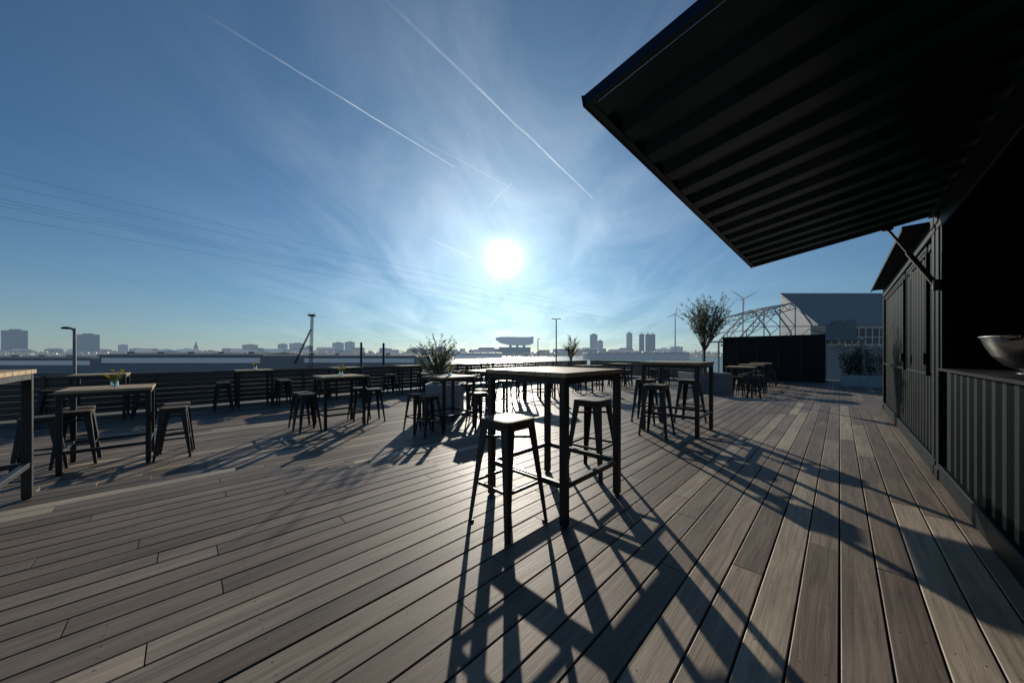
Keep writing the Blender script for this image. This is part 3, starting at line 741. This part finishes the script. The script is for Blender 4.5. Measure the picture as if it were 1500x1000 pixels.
def lp(a, b, f): return (a[0]+(b[0]-a[0])*f, a[1]+(b[1]-a[1])*f)
for y in ys:
    for a, b in zip(prof[:-1], prof[1:]):
        ia = (a[0]+.35, a[1]-.75); ib = (b[0]+.15, b[1]-.8)
        c.beam((a[0],y,a[1]), (b[0],y,b[1]), .15, .15); c.beam((ia[0],y,ia[1]), (ib[0],y,ib[1]), .11, .11)
        for k in range(4):
            p0 = lp(ia, ib, k/4); p1 = lp(a, b, (k+.5)/4); p2 = lp(ia, ib, (k+1)/4)
            c.beam((p0[0],y,p0[1]), (p1[0],y,p1[1]), .07, .07); c.beam((p1[0],y,p1[1]), (p2[0],y,p2[1]), .07, .07)
    c.beam((-4.6,y,0), (-4.6,y,H+3.05), .18, .18); c.beam((-4.6,y,H+3.0), (6.2,y,H+3.0), .15, .15)
    c.beam((3.4,y,H+8.2), (6.2,y,H+4.4), .15, .15); c.beam((6.2,y,0), (6.2,y,H+4.4), .15, .15)
for x, z in prof: c.beam((x,0,z), (x,8,z), .12, .12)
for f in (.33, .67):
    for a, b in zip(prof[:-1], prof[1:]):
        p = lp(a, b, f); c.beam((p[0],0,p[1]), (p[0],8,p[1]), .08, .08)
c.beam((-2.7,0,H+4.9), (5.8,0,H+4.9), .10, .10)
for x, zt_ in ((-.9,H+6.9),(1.3,H+7.5),(3.4,H+8.1)): c.beam((x,0,H+3.0), (x,0,zt_), .09, .09)
for a, b in (((-4.4,H+3),(-.9,H+4.9)),((-.9,H+3),(1.3,H+4.9)),((1.3,H+3),(3.4,H+4.9)),((3.4,H+3),(5.8,H+4.9)),((-.9,H+6.6),(1.3,H+4.9)),((1.3,H+7.3),(3.4,H+4.9)),((-.9,H+4.9),(1.3,H+7.3))):
    c.beam((a[0],0,a[1]), (b[0],0,b[1]), .07, .07)
c.beam((-4.6,0,H+3),(-.9,8,H+7),.06,.06); c.beam((-.9,0,H+7),(3.4,8,H+8.2),.06,.06); c.beam((-4.6,8,H+3),(-.9,0,H+7),.06,.06); c.beam((-.9,8,H+7),(3.4,0,H+8.2),.06,.06)
c.obj("lattice", MAT['truss'], e)
tag(e, "open pale steel truss frame of an unglazed greenhouse roof", "steel frame")

# ------------------------------------------------------------------ overhead cables
dirv = Vector((.68,.733,0)).normalized(); start0 = Vector((-114,73,0))
for i, (h, off) in enumerate([(40,0),(36.5,-3),(35,3),(33,-2),(31,-7),(30,-1)]):
    side = Vector((-dirv.y, dirv.x, 0)); pts = []
    for k in range(60):
        q = -120+k*15; sag = ((q-300)/420)**2*6-3
        p = start0+dirv*q+side*off; pts.append((p.x, p.y, EYE+h+sag))
    c = MB(); c.tube(pts, .026, 5); o = c.obj("power_cable", MAT['cable']); tag(o, "thin dark overhead power cable crossing the sky", "cable", "overhead power cables")

# ------------------------------------------------------------------ contrails
def contrail(a, b, w, alpha, label, H=3000):
    pts = []
    for (px, py) in (a, b):
        e_ = (517-py)/480; Y = H/e_; pts.append(Vector((bear(px)*Y, Y, H)))
    d = pts[1]-pts[0]; n = 40; side = Vector((-d.y, d.x, 0)).normalized()
    me = bpy.data.meshes.new("contrail"); vs = []; fs = []
    rnd = random.Random(int(w*10)); wob = 0
    for i in range(n+1):
        f = i/n; wob = wob*.8+rnd.gauss(0, w*.05); c = pts[0]+d*f+side*wob; ww = w*(1.3-.6*f)
        vs += [tuple(c-side*ww/2-pts[0]), tuple(c+side*ww/2-pts[0])]
    for i in range(n): fs.append((2*i, 2*i+1, 2*i+3, 2*i+2))
    me.from_pydata(vs, [], fs); uv = me.uv_layers.new(name="UVMap")
    for p in me.polygons:
        for li, vi in zip(p.loop_indices, p.vertices): uv.data[li].uv = ((vi//2)/n, vi % 2)
    me.materials.append(trail_mat(alpha)); ob = bpy.data.objects.new("contrail", me); COL.objects.link(ob); ob.location = pts[0]
    tag(ob, label, "contrail")
contrail((545,-20), (868,290), 46, 1.0, "long bright white aircraft contrail high in the sky")
contrail((290,15), (666,245), 36, .95, "thin white aircraft contrail crossing the blue sky")
contrail((612,343), (700,381), 150, 1.2, "short white contrail streak near the sun")
contrail((700,318), (750,268), 75, .5, "faint wisp of contrail above the sun")
contrail((590,190), (760,282), 55, .4, "faint long contrail dissolving above the sun")

# ------------------------------------------------------------------ sun, sky
az = math.atan((738-750)/480); el = math.atan(138/480/math.sqrt(1+(12/480)**2))
sd = Vector((math.sin(az)*math.cos(el), math.cos(az)*math.cos(el), math.sin(el)))
sl = bpy.data.lights.new("sun", 'SUN'); sl.energy = 4.8; sl.angle = math.radians(.55); sl.color = (1, .92, .79)
so = bpy.data.objects.new("sun", sl); COL.objects.link(so); so.rotation_euler = (-sd).to_track_quat('-Z', 'Y').to_euler(); so.location = (0,0,30)
w = bpy.data.worlds.new("World"); scene.world = w; w.use_nodes = True; nt = w.node_tree; nt.nodes.clear()
sky = N(nt, "ShaderNodeTexSky"); sky.sky_type = 'NISHITA'; sky.sun_disc = False; sky.sun_elevation = el; sky.sun_rotation = az
sky.air_density = 1.0; sky.dust_density = .25; sky.ozone_density = 3.0
tc = N(nt, "ShaderNodeTexCoord")
nrm = N(nt, "ShaderNodeVectorMath"); nrm.operation = 'NORMALIZE'; nt.links.new(tc.outputs["Generated"], nrm.inputs[0])
dt = N(nt, "ShaderNodeVectorMath"); dt.operation = 'DOT_PRODUCT'; nt.links.new(nrm.outputs[0], dt.inputs[0]); dt.inputs[1].default_value = sd
th = M(nt, 'ARCCOSINE', M(nt, 'MINIMUM', dt.outputs["Value"], .999999))
def gl(width, amp): return M(nt, 'MULTIPLY', M(nt, 'EXPONENT', M(nt, 'MULTIPLY', th, -1/width)), amp)
def gs(width, amp):   # gaussian aureole
    q = M(nt, 'DIVIDE', th, width); return M(nt, 'MULTIPLY', M(nt, 'EXPONENT', M(nt, 'MULTIPLY', M(nt, 'MULTIPLY', q, q), -1)), amp)
sp = N(nt, "ShaderNodeSeparateXYZ"); nt.links.new(nrm.outputs[0], sp.inputs[0])
zz = M(nt, 'MAXIMUM', sp.outputs[2], 0)
den = M(nt, 'ADD', zz, .12)
cx = M(nt, 'DIVIDE', sp.outputs[0], den); cy = M(nt, 'DIVIDE', sp.outputs[1], den)
cc = N(nt, "ShaderNodeCombineXYZ"); nt.links.new(cx, cc.inputs[0]); nt.links.new(cy, cc.inputs[1])
mp = N(nt, "ShaderNodeMapping"); mp.inputs["Rotation"].default_value = (0,0,math.radians(-25)); mp.inputs["Scale"].default_value = (1.5,.6,1)
nt.links.new(cc.outputs[0], mp.inputs[0])
no = N(nt, "ShaderNodeTexNoise"); no.inputs["Scale"].default_value = 1.0; no.inputs["Detail"].default_value = 8; no.inputs["Roughness"].default_value = .6; no.inputs["Distortion"].default_value = .8
nt.links.new(mp.outputs[0], no.inputs["Vector"])
g = M(nt, 'ADD', M(nt, 'ADD', gs(.040, 1.6), gl(.10, .22)), gs(.24, .16))
ci = M(nt, 'MINIMUM', M(nt, 'MAXIMUM', M(nt, 'MULTIPLY_ADD', no.outputs["Fac"], 3.2, -1.25), 0), 1)
ci = M(nt, 'MULTIPLY', ci, gs(.50, .30))
wide = gs(.78, .12)
wide = M(nt, 'ADD', wide, gs(.38, .14))
hz = M(nt, 'EXPONENT', M(nt, 'MULTIPLY', zz, -1/.15))
def scol(col, fac):
    n = N(nt, "ShaderNodeVectorMath"); n.operation = 'SCALE'; n.inputs[0].default_value = col; nt.links.new(fac, n.inputs["Scale"]); return n.outputs[0]
def vadd(a, b):
    n = N(nt, "ShaderNodeVectorMath"); n.operation = 'ADD'; nt.links.new(a, n.inputs[0]); nt.links.new(b, n.inputs[1]); return n.outputs[0]
tin = N(nt, "ShaderNodeMix"); tin.data_type = 'RGBA'; nt.links.new(hz, tin.inputs[0]); tin.inputs[6].default_value = (.33,.84,1.18,1); tin.inputs[7].default_value = (.36,.50,.74,1)
sm = N(nt, "ShaderNodeVectorMath"); sm.operation = 'MULTIPLY'; nt.links.new(sky.outputs[0], sm.inputs[0]); nt.links.new(tin.outputs[2], sm.inputs[1])
b1 = N(nt, "ShaderNodeBackground"); nt.links.new(sm.outputs[0], b1.inputs[0]); b1.inputs[1].default_value = .053
b2 = N(nt, "ShaderNodeBackground"); b2.inputs[1].default_value = 1.0
tot = vadd(vadd(vadd(scol((1,.97,.91), g), scol((.72,.95,1.02), wide)), scol((1,.98,.95), ci)), scol((.18,.215,.205), hz)); nt.links.new(tot, b2.inputs[0])
ad = N(nt, "ShaderNodeAddShader"); nt.links.new(b1.outputs[0], ad.inputs[0]); nt.links.new(b2.outputs[0], ad.inputs[1])
o = N(nt, "ShaderNodeOutputWorld"); nt.links.new(ad.outputs[0], o.inputs[0])

# ------------------------------------------------------------------ camera
cam = bpy.data.cameras.new("camera"); cam.sensor_width = 36; cam.lens = 36*480/1500; cam.shift_y = 17/1500
cam.clip_start = .05; cam.clip_end = 60000
co = bpy.data.objects.new("camera", cam); COL.objects.link(co); co.location = (0,0,EYE); co.rotation_euler = (math.pi/2,0,0)
scene.camera = co
scene.view_settings.view_transform = 'Standard'; scene.view_settings.look = 'None'; scene.view_settings.exposure = 0
